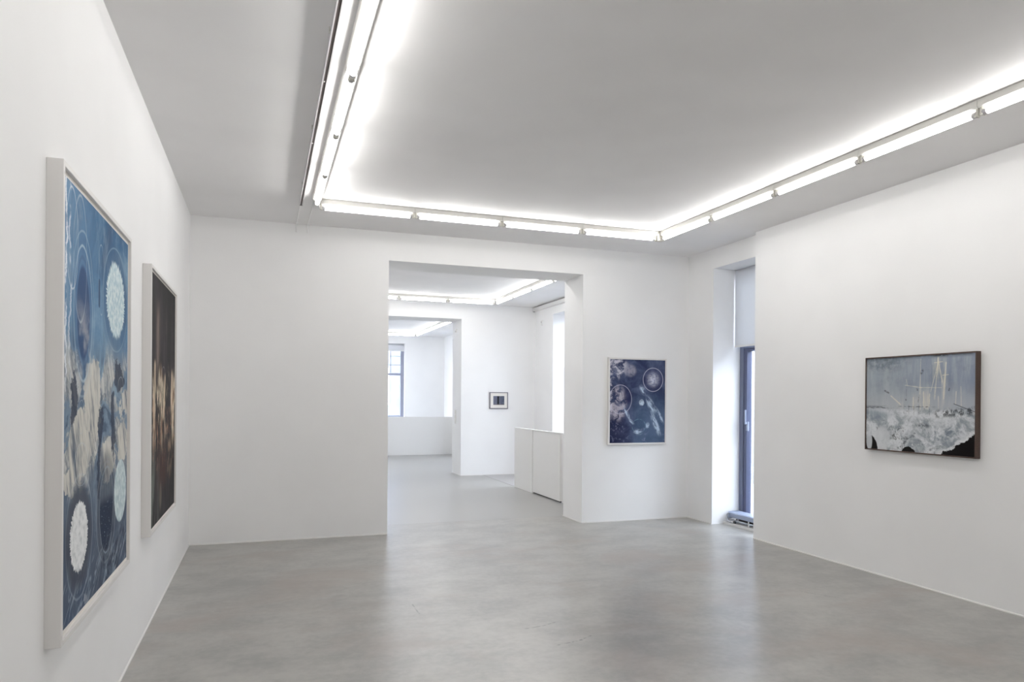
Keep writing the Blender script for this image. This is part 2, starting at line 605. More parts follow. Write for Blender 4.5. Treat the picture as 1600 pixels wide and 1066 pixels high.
# far window
e = empty('window_4', (3.2, Y3 + 0.2, FW[2]), 'grey steel window with glazing bars in the end wall', 'window', kind='structure')
fa, fb = Y3 + 0.12, Y3 + 0.19
part('frame_post', e, FARFRAME, (4.045, 4.15, fa, fb, FW[2], FW[3]), bev=0.004)
part('frame_post', e, FARFRAME, (FW[0], FW[0] + 0.105, fa, fb, FW[2], FW[3]), bev=0.004)
part('frame_rail', e, FARFRAME, (FW[0] + 0.105, 4.045, fa, fb, FW[2], FW[2] + 0.08), bev=0.004)
part('frame_rail', e, FARFRAME, (FW[0] + 0.105, 4.045, fa, fb, FW[3] - 0.08, FW[3]), bev=0.004)
part('transom', e, FARFRAME, (FW[0] + 0.105, 4.045, fa, fb, 2.29, 2.36), bev=0.004)
part('pane', e, GLASS, (FW[0] + 0.105, 4.045, fa + 0.03, fa + 0.04, FW[2] + 0.08, 2.29))
part('pane', e, GLASS, (FW[0] + 0.105, 4.045, fa + 0.03, fa + 0.04, 2.36, FW[3] - 0.08))
for xg in (2.72, 3.06, 3.40, 3.74):
    part('glazing_bar', e, FARFRAME, (xg - 0.009, xg + 0.009, fa + 0.01, fb, 2.36, FW[3] - 0.08))
for zg in (2.62, 2.89):
    part('glazing_bar', e, FARFRAME, (FW[0] + 0.105, 4.045, fa + 0.012, fb - 0.002, zg - 0.008, zg + 0.008))


def blind_y(name, label, x, y0, y1, z0, z1):
    e_ = empty(name, (x, (y0 + y1) / 2, z1), label, 'blind')
    part('fabric', e_, BLIND, (x - 0.001, x + 0.001, y0, y1, z0 + 0.02, z1 - 0.008))
    part('bottom_bar', e_, WHITE, (x - 0.008, x + 0.008, y0, y1, z0, z0 + 0.022), bev=0.003)
    bm = bmesh.new()
    cyl(bm, (x + 0.020, y0, z1 - 0.026), (x + 0.020, y1, z1 - 0.026), 0.019, 20)
    r = finish('roller', bm, BLIND, e_)
    part('end_bracket', e_, WHITE, (x - 0.002, x + 0.042, y1, y1 + 0.006, z1 - 0.056, z1), bev=0.001)
    part('end_bracket', e_, WHITE, (x - 0.002, x + 0.042, y0 - 0.006, y0, z1 - 0.056, z1), bev=0.001)
    return e_


blind_y('roller_blind', 'half lowered white roller blind in the tall window recess', 5.748, 5.92, 7.668, 2.275, 3.279)
e = empty('roller_blind', (3.2, Y3 + 0.05, FW[3]), 'rolled up white blind at the top of the far window', 'blind')
part('fabric', e, BLIND, (FW[0] + 0.01, FW[1] - 0.01, Y3 + 0.049, Y3 + 0.051, 3.065, FW[3] - 0.04))
part('bottom_bar', e, WHITE, (FW[0] + 0.01, FW[1] - 0.01, Y3 + 0.042, Y3 + 0.058, 3.045, 3.067), bev=0.003)
bm = bmesh.new()
cyl(bm, (FW[0] + 0.01, Y3 + 0.062, FW[3] - 0.03), (FW[1] - 0.01, Y3 + 0.062, FW[3] - 0.03), 0.024, 20)
finish('roller', bm, BLIND, e)

# window sill plinth and low radiator in the recess
struct('trim_1', WHITE, 'low white plinth under the tall window', 'trim', (5.60, 5.834, 5.9, 7.681, 0, 0.028))
e = empty('radiator', (5.72, 6.9, 0.028), 'low blue grey radiator on the floor of the tall window recess', 'radiator')
bm = bmesh.new()
extrude_profile(bm, [(5.640, 0.098), (5.640, 0.150), (5.652, 0.160), (5.80, 0.164), (5.805, 0.158), (5.805, 0.098)], 'Y', 6.05, 7.60)
finish('casing', bm, RADI, e)
bm = bmesh.new()
extrude_profile(bm, [(5.636, 0.088), (5.634, 0.152), (5.650, 0.166), (5.80, 0.168), (5.810, 0.160), (5.810, 0.094), (5.79, 0.085)], 'Y', 7.60, 7.632)
finish('end_cap', bm, RADI, e)
part('gap_shade_block', e, BLACKGAP, (5.66, 5.79, 6.1, 7.44, 0.068, 0.098))  # black block painting in the shaded gap under the casing
for yb in (6.4, 7.02, 7.24):
    part('bracket', e, WHITE, (5.646, 5.654, yb - 0.008, yb + 0.008, 0.028, 0.098), (5.60, 5.66, yb - 0.012, yb + 0.012, 0.028, 0.033))
bm = bmesh.new()
pts = []
for i in range(15):
    t = math.pi * (0.5 + i / 14.0)
    pts.append((5.632, 7.612 - 0.042 * math.cos(t) * 0.9 - 0.0, 0.098 + 0.052 * math.sin(t)))
pts = [(5.628, 7.60, 0.15)] + [(5.628, 7.60 + 0.05 * math.sin(math.pi * i / 14), 0.098 + 0.052 * math.cos(math.pi * i / 14)) for i in range(1, 15)] + [(5.628, 7.50, 0.046)]
tube_path(bm, pts, 0.009)
finish('pipe', bm, CHROME, e)
bm = bmesh.new()
tube_path(bm, [(5.632, 7.60, 0.085), (5.632, 7.45, 0.085)], 0.010)
finish('pipe', bm, CHROME, e)
bm = bmesh.new()
cyl(bm, (5.628, 7.50, 0.046), (5.628, 7.47, 0.046), 0.013, 16)
finish('valve', bm, BLACKGAP, e)

# ------------------------------------------------------------------ low partitions
e = empty('low_partition', (4.3, 10.9, 0), 'low white partition with flush gate beside the wide opening', 'partition')
PT = 1.072
part('body', e, WHITE, (4.265, 4.345, 11.10, 11.985, 0, PT - 0.012), bev=0.002)
part('body', e, WHITE, (4.318, 4.39, 9.10, 9.935, 0, PT - 0.012), bev=0.002)
d = part('gate', e, WHITE, (4.277, 4.322, 9.945, 11.092, 0.022, PT - 0.012), bev=0.002)
part('gap_shade_strip', d, BLACKGAP, (4.292, 4.31, 9.945, 11.092, 0.004, 0.022))  # black strip standing in for the shade under the gate
part('cap', e, WHITE, (4.262, 4.350, 9.940, 11.988, PT - 0.011, PT), bev=0.002)
e = empty('low_partition', (2.2, 19.45, 0), 'low white half wall in front of the far window', 'partition')
part('body', e, WHITE, (XL + 0.002, 4.79, 19.38, 19.50, 0, 1.045), bev=0.002)
part('cap', e, WHITE, (XL + 0.002, 4.795, 19.375, 19.505, 1.045, 1.06), bev=0.002)
part('return_panel', e, WHITE, (4.80, XR - 0.003, 19.47, 19.53, 0, 1.058), bev=0.002)


# ------------------------------------------------------------------ fluorescent battens
def make_batten(kind, L):
    """local frame: along X, hung from z = 0; outer side is +Y"""
    e_ = bpy.data.objects.new('fluorescent_batten', None)
    COL.objects.link(e_)
    e_.empty_display_size = 0.1
    hw = 0.040 if kind == 'open' else 0.028
    bm = bmesh.new()
    g_ = 0.006
    prof = [(-hw + 0.006, 0), (-hw + 0.006, -g_), (-hw, -g_), (-hw, -0.046), (-hw + 0.008, -0.054), (hw - 0.008, -0.054), (hw, -0.046), (hw, -g_), (hw - 0.006, -g_), (hw - 0.006, 0)]
    extrude_profile(bm, prof, 'X', -L / 2 + 0.0015, L / 2 - 0.0015)
    finish('channel', bm, STEEL, e_)
    if kind == 'reflector':
        bm = bmesh.new()
        prof = [(hw, -0.004), (hw + 0.003, -0.004), (0.053, -0.081), (0.050, -0.083), (hw, -0.012)]
        extrude_profile(bm, prof, 'X', -L / 2 + 0.0015, L / 2 - 0.0015)
        finish('reflector', bm, STEEL, e_)
    zt, r = -0.086, 0.019
    bm = bmesh.new()
    cyl(bm, (-L / 2 + 0.048, 0, zt), (L / 2 - 0.048, 0, zt), r, 8)
    t = finish('tube', bm, TUBE, e_)
    for s in (-1, 1):
        bm = bmesh.new()
        cyl(bm, (s * (L / 2 - 0.022), 0, zt), (s * (L / 2 - 0.050), 0, zt), r + 0.0006, 14)
        finish('tube_cap', bm, ALU, t)
        bm = bmesh.new()
        a, b = sorted((s * (L / 2 - 0.004), s * (L / 2 - 0.022)))
        box(bm, a, b, -0.014, 0.014, -0.102, -0.054, bev=0.003)
        c, d_ = sorted((s * (L / 2 - 0.016), s * (L / 2 - 0.027)))
        box(bm, c, d_, -0.019, -0.010, -0.106, -0.090, bev=0.002)
        box(bm, c, d_, 0.010, 0.019, -0.106, -0.090, bev=0.002)
        finish('lamp_holder', bm, SOCKET, e_)
    return e_


def copy_tree(o, parent=None):
    c = o.copy()
    COL.objects.link(c)
    if parent is not None:
        c.parent = parent
    for ch in list(o.children):
        copy_tree(ch, c)
    return c


protos = {}


def batten(kind, L, loc, rot, label, group):
    key = (kind, round(L, 4))
    if key not in protos:
        protos[key] = o = make_batten(kind, L)
    else:
        o = copy_tree(protos[key])
    o.location = loc
    o.rotation_euler = (0, 0, rot)
    return tag(o, label, 'light', group)


ORD = ['first', 'second', 'third', 'fourth', 'fifth', 'sixth', 'seventh']
G1 = 'fluorescent battens round the ceiling of the front room'
HP = math.pi / 2
# left row, running towards the viewer
LL = 0.956
for i in range(7):
    y = 7.012 - LL * (i + 0.5)
    if i < 4:
        lab = 'lit fluorescent batten, %s from the far end of the left row beside the dark track' % ORD[i]
    else:
        lab = 'lit fluorescent batten of the left row above the viewpoint'
    batten('open', LL, (0.466, y, ZC), HP, lab, G1)
LBk = 0.937
for i in range(4):
    batten('reflector', LBk, (0.500 + LBk * (i + 0.5), 7.128, ZC), 0,
           'lit fluorescent batten, %s from the left in the row before the wide opening' % ORD[i], G1)
for i in range(7):
    y = 7.130 - 0.03 - LL * (i + 0.5)
    if i < 5:
        lab = 'lit fluorescent batten, %s from the far corner in the right row' % ORD[i]
    else:
        lab = 'lit fluorescent batten of the right row above the viewpoint'
    batten('reflector', LL, (4.313, y, ZC), -HP, lab, G1)
for i in range(4):
    batten('reflector', LBk, (0.500 + LBk * (i + 0.5), 0.30, ZC), math.pi,
           'lit fluorescent batten of the near row behind the viewpoint', G1)
# corner joint pieces of the front room
tag(part('batten_corner', None, SOCKET, (4.252, 4.345, 7.104, 7.168, ZC - 0.107, ZC), bev=0.003),
    'small white corner piece joining back and right light rows', 'light fitting')
# middle room
G2 = 'fluorescent battens in the middle room'
for i in range(4):
    batten('reflector', LBk, (4.23 - LBk * (i + 0.5), 13.10, ZC), 0,
           ('lit batten, %s from the right in the back row of the middle room' % ORD[i]) if i < 3 else
           'lit batten hidden behind the left edge of the wide opening', G2)
for i in range(4):
    batten('reflector', LL, (4.263, 13.06 - LL * (i + 0.5), ZC), -HP,
           'lit batten, %s from the far corner in the right row of the middle room' % ORD[i], G2)
for i in range(4):
    batten('open', LL, (0.466, 13.06 - LL * (i + 0.5), ZC), HP, 'lit batten of the left row in the middle room, out of sight', G2)
for i in range(4):
    batten('reflector', LBk, (4.23 - LBk * (i + 0.5), 9.22, ZC), math.pi, 'lit batten of the near row in the middle room, out of sight', G2)
G3 = 'fluorescent battens in the far room'
for i in range(5):
    batten('open', LL, (0.466, 20.66 - LL * (i + 0.5), ZC), HP, 'lit batten of the left row in the far room, out of sight', G3)
for i in range(3):
    batten('reflector', LBk, (4.23 - LBk * (i + 0.5), 20.70, ZC), 0,
           'lit batten, %s from the right in the back row of the far room' % ORD[i], G3)
for i in range(5):
    batten('reflector', LL, (4.263, 20.66 - LL * (i + 0.5), ZC), -HP,
           'lit batten, %s from the far corner in the right row of the far room' % ORD[i], G3)

# ------------------------------------------------------------------ lighting track and conduits
TX = 0.331
e = empty('lighting_track', (TX, 3.9, ZC), 'long slim ceiling track with dark slot left of the light row', 'light track')
zt0, zt1 = ZC - 0.046, ZC - 0.012
bm = bmesh.new()
extrude_profile(bm, [(TX - 0.0165, zt1), (TX - 0.0165, zt0), (TX - 0.0085, zt0), (TX - 0.0085, zt1 - 0.006), (TX + 0.0085, zt1 - 0.006), (TX + 0.0085, zt0), (TX + 0.0165, zt0), (TX + 0.0165, zt1)], 'Y', 0.6, 7.25)
finish('housing', bm, ALU, e)
part('slot_liner', e, DARKSLOT, (TX - 0.0084, TX + 0.0084, 0.602, 7.248, zt0 + 0.003, zt1 - 0.007))
part('end_cap', e, DARKSLOT, (TX - 0.0165, TX + 0.0165, 7.25, 7.262, zt0, zt1))
for yb in (1.0, 2.4, 3.8, 5.22, 6.62):
    part('clip', e, STEEL, (TX - 0.024, TX + 0.006, yb - 0.012, yb + 0.012, ZC - 0.014, ZC), (TX - 0.024, TX - 0.0165, yb - 0.012, yb + 0.012, ZC - 0.028, ZC - 0.012))
for yb in (4.36, 5.45):
    bm = bmesh.new()
    cyl(bm, (TX - 0.004, yb, zt0 - 0.001), (TX - 0.004, yb, zt0 + 0.004), 0.005, 10)
    finish('screw', bm, WHITE, e)
for (nm, xa, ya, lab) in (('a', 0.327, 7.262, 'thin white conduit from the dark track to the wall'),
                          ('b', 0.449, 7.015, 'thin white conduit from the left light row to the wall')):
    bm = bmesh.new()
    r = 0.006
    pts = [(xa, ya, ZC - r), (xa, YB - 0.03, ZC - r)]
    pts += [(xa, YB - 0.03 + (0.03 - r) * math.sin(t * HP / 6), ZC - r - (0.03 - r) * (1 - math.cos(t * HP / 6))) for t in range(1, 7)]
    pts += [(xa, YB - r, 3.437)]
    tube_path(bm, pts, r, 10)
    tag(finish('cable_conduit', bm, WALL), lab, 'conduit')

# ------------------------------------------------------------------ small fittings in the middle room
e = empty('cable_trunking', (5.39, 11.4, 3.43), 'white trunking under the ceiling in the middle room', 'trunking')
part('body', e, WHITE, (5.352, XR, YBb + 0.01, 13.955, 3.432, 3.505), bev=0.002)
part('lid', e, WHITE, (5.347, 5.352, YBb + 0.01, 13.955, 3.438, 3.499))
part('end_cap', e, BLACKGAP, (5.36, 5.40, 13.93, 13.958, 3.426, 3.434))
e = empty('wall_sensor', (5.42, 13.565, 3.12), 'tiny white sensor high on the wall beside the window recess', 'sensor')
part('base', e, WHITE, (5.395, XR, 13.54, 13.59, 3.11, 3.21), bev=0.006)
part('lens', e, GREYFRAME, (5.389, 5.397, 13.555, 13.575, 3.165, 3.185), bev=0.003)
e = empty('light_switch', (XP1, 14.40, 1.05), 'slim white switch strip on the far opening reveal', 'switch')
part('plate', e, WHITE, (XP1 - 0.014, XP1, 14.36, 14.45, 1.05, 1.35), bev=0.003)
for k in range(3):
    part('rocker', e, STEEL, (XP1 - 0.022, XP1 - 0.013, 14.375, 14.435, 1.07 + k * 0.095, 1.145 + k * 0.095), bev=0.004)
e = empty('door_sensor', (XP1, 14.36, 2.96), 'small white box high on the far opening reveal', 'sensor')
part('case', e, WHITE, (XP1 - 0.03, XP1, 14.33, 14.40, 2.965, 3.05), bev=0.008)
part('lens', e, GREYFRAME, (XP1 - 0.034, XP1 - 0.028, 14.35, 14.38, 2.985, 3.0), bev=0.002)


# ------------------------------------------------------------------ prints
def print_mat(name, wid, hei, fn, rough=0.55):
    m = mat(name, (90, 100, 120), rough, spec=0.08)
    a = Art(m.node_tree, wid, hei)
    c = fn(a)
    m.node_tree.links.new(c.s, m.node_tree.nodes['Principled BSDF'].inputs['Base Color'])
    return m


def art_blue(a):
    # x 0..1.323, y 0..1.711
    n1 = a.noise(3.0, 1, 3) - 0.5
    n2 = a.noise(3.0, 9, 3) - 0.5
    wx, wy = a.x + n1 * 0.16, a.y + n2 * 0.16
    bx = a.x + (a.noise(5.5, 81, 6, 0.62) - 0.5) * 0.34
    by = a.y + (a.noise(5.5, 83, 6, 0.62, sx=0.5) - 0.5) * 0.34
    lx, ly = a.x + n1 * 0.05, a.y + n2 * 0.05
    cloud = a.noise(2.2, 3, 6, 0.6, dist=0.6)
    fine = a.noise(9, 5, 6, 0.65, sy=0.45, dist=0.4)
    # ground colours from slate (bottom) over grey blue to strong blue (top)
    c = a.mix(wy.ss(0.25, 0.80), (72, 84, 104), (112, 132, 152))
    c = a.mix(wy.ss(0.85, 1.25), c, (88, 128, 164))
    c = a.mix(wy.ss(1.2, 1.68) * wx.ss(0.0, 0.75), c, (30, 86, 126))
    c = a.mix(cloud.ss(0.45, 0.72) * wy.ss(0.7, 1.0) * 0.55, c, (150, 178, 198))
    c = a.mix(cloud.ss(0.5, 0.3) * 0.6, c, (40, 66, 98))
    c = a.mix(fine.ss(0.48, 0.75) * 0.45, c, (156, 174, 188))
    c = a.mix(fine.ss(0.45, 0.25) * 0.4, c, (48, 70, 98))
    # pale torn rock sheets in the middle
    band = wy.ss(0.40, 0.60) * wy.ss(1.18, 0.98)
    dx = a.x + a.y * 0.35
    streak = a.noise(12, 2, 6, 0.75, sy=0.28, x=dx, dist=0.5)
    crack = a.noise(6, 17, 5, 0.65, sy=0.6, x=dx, dist=0.8, ridged=True)
    sheet = a.noise(3.6, 13, 5, 0.6, x=wx, y=wy, dist=0.9)
    rock = a.mix(streak.ss(0.32, 0.62), (84, 100, 118), (208, 207, 202))
    rock = a.mix(crack.ss(0.80, 0.97) * 0.6, rock, (66, 78, 94))
    c = a.mix(band * sheet.ss(0.47, 0.52) * 0.92, c, rock)
    c = a.mix(band * sheet.ss(0.45, 0.38) * 0.75, c, (40, 62, 90))
    # single pale blocks with straight striations
    for (cx, cy, rx, ry, k) in ((0.30, 0.66, 0.19, 0.15, 1), (0.52, 0.90, 0.17, 0.20, 2), (0.82, 0.58, 0.17, 0.10, 3), (1.18, 0.63, 0.15, 0.12, 4), (0.10, 0.56, 0.08, 0.06, 5), (1.22, 0.84, 0.1, 0.06, 6)):
        dd = a.ell(cx, cy, rx, ry, bx, by)
        st = a.noise(16, 20 + k, 4, 0.7, sy=0.16, x=dx)
        blk = a.mix(st.ss(0.34, 0.56), (78, 90, 106), (214, 211, 202))
        c = a.mix(dd.ss(1.04, 0.92) * 0.92, c, blk)
    # dark torn gaps
    for (cx, cy, rx, ry) in ((1.08, 0.97, 0.13, 0.07), (0.63, 0.56, 0.045, 0.17), (0.95, 0.74, 0.06, 0.16), (0.18, 0.86, 0.05, 0.12), (0.66, 0.74, 0.04, 0.09)):
        c = a.mix(a.ell(cx, cy, rx, ry, bx, by).ss(1.05, 0.85) * 0.88, c, (20, 38, 64))
    # dark oval with pale halo lines
    d = a.ell(0.32, 1.225, 0.115, 0.20, lx, ly)
    c = a.mix(d.ss(1.75, 1.1) * 0.5, c, (66, 104, 144))
    c = a.mix(d.ss(1.04, 0.90) * 0.92, c, a.mix(a.noise(7, 31, 5).ss(0.4, 0.65) * a.y.ss(1.34, 1.1), (26, 62, 106), (156, 158, 166)))
    c = a.mix(a.ring(d, 1.14, 0.07) * 0.3, c, (30, 60, 100))
    for (r, k, ww) in ((1.38, 0.55, 0.05), (1.7, 0.3, 0.04)):
        c = a.mix(a.ring(d, r, ww) * k, c, (190, 208, 220))
    # thin loops drawn over the ground
    for (cx, cy, rx, ry, k) in ((0.14, 1.50, 0.09, 0.20, .75), (0.27, 1.44, 0.11, 0.26, .4), (0.66, 1.42, 0.06, 0.16, .35), (0.30, 0.60, 0.12, 0.09, .5), (0.82, 0.48, 0.05, 0.11, .6), (1.14, 0.91, 0.08, 0.08, .5), (0.30, 0.80, 0.06, 0.07, .4), (0.28, 0.31, 0.22, 0.25, .22), (0.80, 0.33, 0.22, 0.24, .3)):
        c = a.mix(a.ring(a.ell(cx, cy, rx, ry, lx, ly), 1.0, 0.035) * k, c, (200, 210, 218))
    c = a.mix(a.seg(0.62, 1.30, 0.62, 1.40, 0.02, 0.4) * 0.9, c, (30, 60, 96))
    # white dribbles down the near edge
    for (off, seed, k) in ((0.05, 41, 1.0), (0.11, 47, 0.6)):
        sq = (a.x - (a.noise(5.0, seed, 5, 0.65, sx=0.01) - 0.5) * 0.15 - off).abs()
        c = a.mix(sq.ss(0.016, 0.003) * a.y.ss(0.85, 1.0) * a.noise(7, seed + 1, 3, sx=0.3).ss(0.40, 0.52) * k, c, (228, 232, 238))
    # oval of night in the lower part
    d = a.ell(0.80, 0.34, 0.15, 0.20, lx, ly)
    c = a.mix(d.ss(1.55, 1.2) * 0.55, c, (60, 66, 78))
    c = a.mix(d.ss(1.03, 0.92) * a.y.ss(0.42, 0.36), c, a.mix(a.noise(60, 51, 2).ss(0.64, 0.72), (16, 34, 60), (150, 165, 180)))
    c = a.mix(a.ring(d, 1.03, 0.04) * 0.5, c, (150, 165, 178))
    # bottom: dark veins and pale scribbles
    vein = a.noise(5, 61, 4, 0.6, sy=0.5, dist=1.0, ridged=True)
    c = a.mix(a.y.ss(0.34, 0.1) * vein.ss(0.72, 0.95) * a.x.ss(0.45, 0.8) * 0.8, c, (22, 38, 60))
    scr = a.noise(9, 65, 3, 0.5, vec=a.rot(0.4, 0.1, 35), sx=0.25, sy=1.6, ridged=True)
    c = a.mix(a.y.ss(0.26, 0.08) * scr.ss(0.90, 0.99) * 0.45, c, (176, 188, 200))
    c = a.mix(a.y.ss(0.10, 0.02) * a.noise(12, 63, 3).ss(0.62, 0.7) * a.x.ss(0.5, 0.2), c, (210, 216, 224))
    # three urchin discs
    hal = a.ell(1.00, 1.365, 0.27, 0.23)
    c = a.mix(hal.ss(1.35, 0.95) * 0.6, c, (38, 76, 112))
    m_, dd = a.spiky(1.00, 1.365, 0.225, 0.185, 0.20, 16, 0.05, 1)
    c = a.mix(m_, c, a.mix(a.noise(30, 71, 4).ss(0.35, 0.65), (176, 202, 212), (222, 234, 236)))
    c = a.mix(a.ring(hal, 1.12, 0.03) * 0.25, c, (170, 195, 208))
    hal = a.ell(0.272, 0.31, 0.20, 0.20)
    c = a.mix(hal.ss(1.25, 0.9) * 0.75, c, (60, 64, 76))
    m_, dd = a.spiky(0.272, 0.31, 0.145, 0.142, 0.16, 14, 0.02, 2)
    c = a.mix(m_, c, a.mix(a.noise(26, 73, 4).ss(0.3, 0.6), (204, 208, 210), (238, 240, 241)))
    d = a.ell(1.14, 0.39, 0.165, 0.165)
    c = a.mix(d.ss(1.02, 0.94), c, a.mix(a.noise(24, 75, 5).ss(0.35, 0.65), (172, 192, 198), (212, 224, 226)))
    return c


def art_dark(a):
    # x 0..1.357, y 0..1.724
    wx = a.x + (a.noise(2.6, 1, 3) - 0.5) * 0.12
    st = a.noise(9, 3, 6, 0.72, sy=0.14, dist=0.4)
    cl = a.noise(2.6, 5, 5, 0.62, sy=0.6, dist=0.6)
    c = a.mix(cl.ss(0.35, 0.7), (11, 9, 13), (44, 38, 43))
    c = a.mix(st.ss(0.50, 0.72) * a.y.ss(0.5, 1.1) * a.y.ss(1.7, 1.4) * 0.6, c, (92, 82, 84))
    # smoke column
    c = a.mix((wx - 0.36).abs().ss(0.16, 0.02) * a.y.ss(0.95, 1.15) * a.y.ss(1.62, 1.4) * cl.ss(0.3, 0.55) * st.ss(0.3, 0.6) * 0.75, c, (130, 112, 104))
    # bright shards
    sh = a.noise(4.5, 11, 6, 0.7, sy=0.3, dist=0.4)
    band = a.y.ss(0.42, 0.75) * (a.y + (a.noise(5, 12, 2, sy=0.01) - 0.5) * 0.5).ss(1.10, 0.92)
    c = a.mix(band * sh.ss(0.46, 0.58) * 0.95, c, a.mix(a.noise(8, 13, 4, sy=0.5).ss(0.36, 0.55), (146, 114, 92), (238, 222, 196)))
    c = a.mix(a.y.ss(0.30, 0.5) * a.y.ss(0.95, 0.65) * a.noise(15, 15, 5, 0.7, sy=0.45).ss(0.52, 0.64) * 0.8, c, (176, 134, 110))
    c = a.mix(band * a.noise(9, 16, 5, 0.7, sy=0.4).ss(0.48, 0.38) * 0.8, c, (20, 14, 18))
    for (x0, y0, x1, y1, ww) in ((0.18, 0.7, 0.22, 1.10, 0.06), (0.68, 0.75, 0.74, 1.02, 0.06), (1.14, 0.80, 1.16, 1.05, 0.08)):
        c = a.mix(a.seg(x0, y0, x1, y1, ww, 0.95) * sh.ss(0.34, 0.52) * 0.85, c, (206, 186, 160))
    # arch line
    c = a.mix(a.ring(a.ell(0.66, 0.98, 0.12, 0.13), 1.0, 0.07) * a.y.ss(0.96, 1.02) * 0.4, c, (140, 130, 140))
    # rust towards the lower middle, grey green veils at the near edge
    c = a.mix((a.x - 0.6).abs().ss(0.35, 0.1) * a.y.ss(0.15, 0.3) * a.y.ss(0.62, 0.42) * 0.6, c, (66, 38, 32))
    c = a.mix(st.ss(0.47, 0.62) * a.x.ss(0.6, 0.1) * a.y.ss(0.62, 0.3) * 0.8, c, (122, 128, 122))
    c = a.mix(a.ell(1.02, 0.40, 0.16, 0.20).ss(1.1, 0.6) * a.noise(9, 21, 5, sy=0.6).ss(0.45, 0.62) * 0.75, c, (150, 126, 108))
    c = a.mix(a.ell(0.52, 0.16, 0.07, 0.14).ss(1.0, 0.4) * st.ss(0.35, 0.6) * 0.6, c, (150, 138, 122))
    return c


def art_navy(a):
    # x 0..0.82, y 0..1.095
    cl = a.noise(4, 2, 6, 0.62, dist=0.5)
    c = a.mix(cl.ss(0.35, 0.68), (44, 52, 82), (88, 98, 128))
    c = a.mix(a.x.ss(0.45, 0.05) * a.y.ss(0.7, 0.1) * 0.85, c, (22, 24, 54))
    c = a.mix(a.x.ss(0.25, 0.45) * a.y.ss(0.8, 0.3) * 0.5, c, (74, 98, 122))
    # pale figure mass on the left
    n = a.noise(10, 5, 6, 0.7, dist=0.7)
    n3 = a.noise(26, 6, 4, 0.65)
    c = a.mix(a.ell(0.08, 1.0, 0.22, 0.20).ss(1.0, 0.5) * n.ss(0.44, 0.58), c, (196, 194, 206))
    c = a.mix(a.ell(0.30, 0.95, 0.11, 0.10).ss(1.0, 0.4) * n3.ss(0.25, 0.6) * 0.85, c, (160, 158, 172))
    c = a.mix(a.ell(0.12, 0.52, 0.15, 0.26).ss(1.05, 0.6) * n.ss(0.42, 0.58) * 0.95, c, (172, 166, 178))
    c = a.mix(a.ell(0.26, 0.62, 0.07, 0.13).ss(1.0, 0.6) * 0.7, c, (34, 34, 70))
    c = a.mix(a.ell(0.01, 0.60, 0.035, 0.35).ss(1.0, 0.4) * n.ss(0.42, 0.55), c, (200, 196, 208))
    c = a.mix(a.ell(0.12, 0.24, 0.14, 0.2).ss(1.0, 0.4) * n3.ss(0.52, 0.7) * 0.5, c, (150, 150, 176))
    # star disc and circles
    d = a.ell(0.64, 0.835, 0.15, 0.155)
    c = a.mix(d.ss(1.0, 0.85) * 0.35, c, (60, 58, 92))
    c = a.mix(d.ss(0.85, 0.0), c, a.mix(a.noise(34, 9, 4, 0.7).ss(0.36, 0.62), (136, 138, 166), (220, 222, 234)))
    c = a.mix(a.ring(d, 1.0, 0.045) * 0.75, c, (196, 196, 212))
    c = a.mix(a.ring(a.ell(0.155, 0.57, 0.165, 0.19), 1.0, 0.04) * 0.65, c, (196, 194, 212))
    d = a.ell(0.47, 0.53, 0.045, 0.05)
    c = a.mix(d.ss(1.0, 0.7) * n3.ss(0.3, 0.6), c, (186, 200, 214))
    c = a.mix(a.ring(a.ell(0.43, 0.22, 0.10, 0.09), 1.0, 0.08) * n3.ss(0.35, 0.6) * 0.5, c, (120, 156, 174))
    # white feathery sweeps towards the lower right
    for (cx, cy, rx, ry, deg, seed) in ((0.49, 0.69, 0.10, 0.045, -58, 1), (0.61, 0.50, 0.16, 0.06, -62, 2), (0.68, 0.25, 0.22, 0.05, -66, 3), (0.74, 0.36, 0.15, 0.035, -60, 4), (0.25, 0.40, 0.13, 0.03, -64, 5), (0.32, 0.28, 0.06, 0.025, -40, 6), (0.42, 0.14, 0.08, 0.045, 0, 7), (0.56, 0.23, 0.05, 0.035, 80, 8)):
        sm = a.noise(16, 30 + seed, 4, 0.7, vec=a.rot(cx, cy, deg), sx=0.45, sy=1.6)
        c = a.mix(a.rell(cx, cy, rx, ry, deg).ss(1.05, 0.35) * sm.ss(0.40, 0.58) * 0.95, c, (186, 202, 222))
    c = a.mix(n.ss(0.56, 0.68) * a.y.ss(0.32, 0.1) * 0.5, c, (140, 146, 176))
    return c


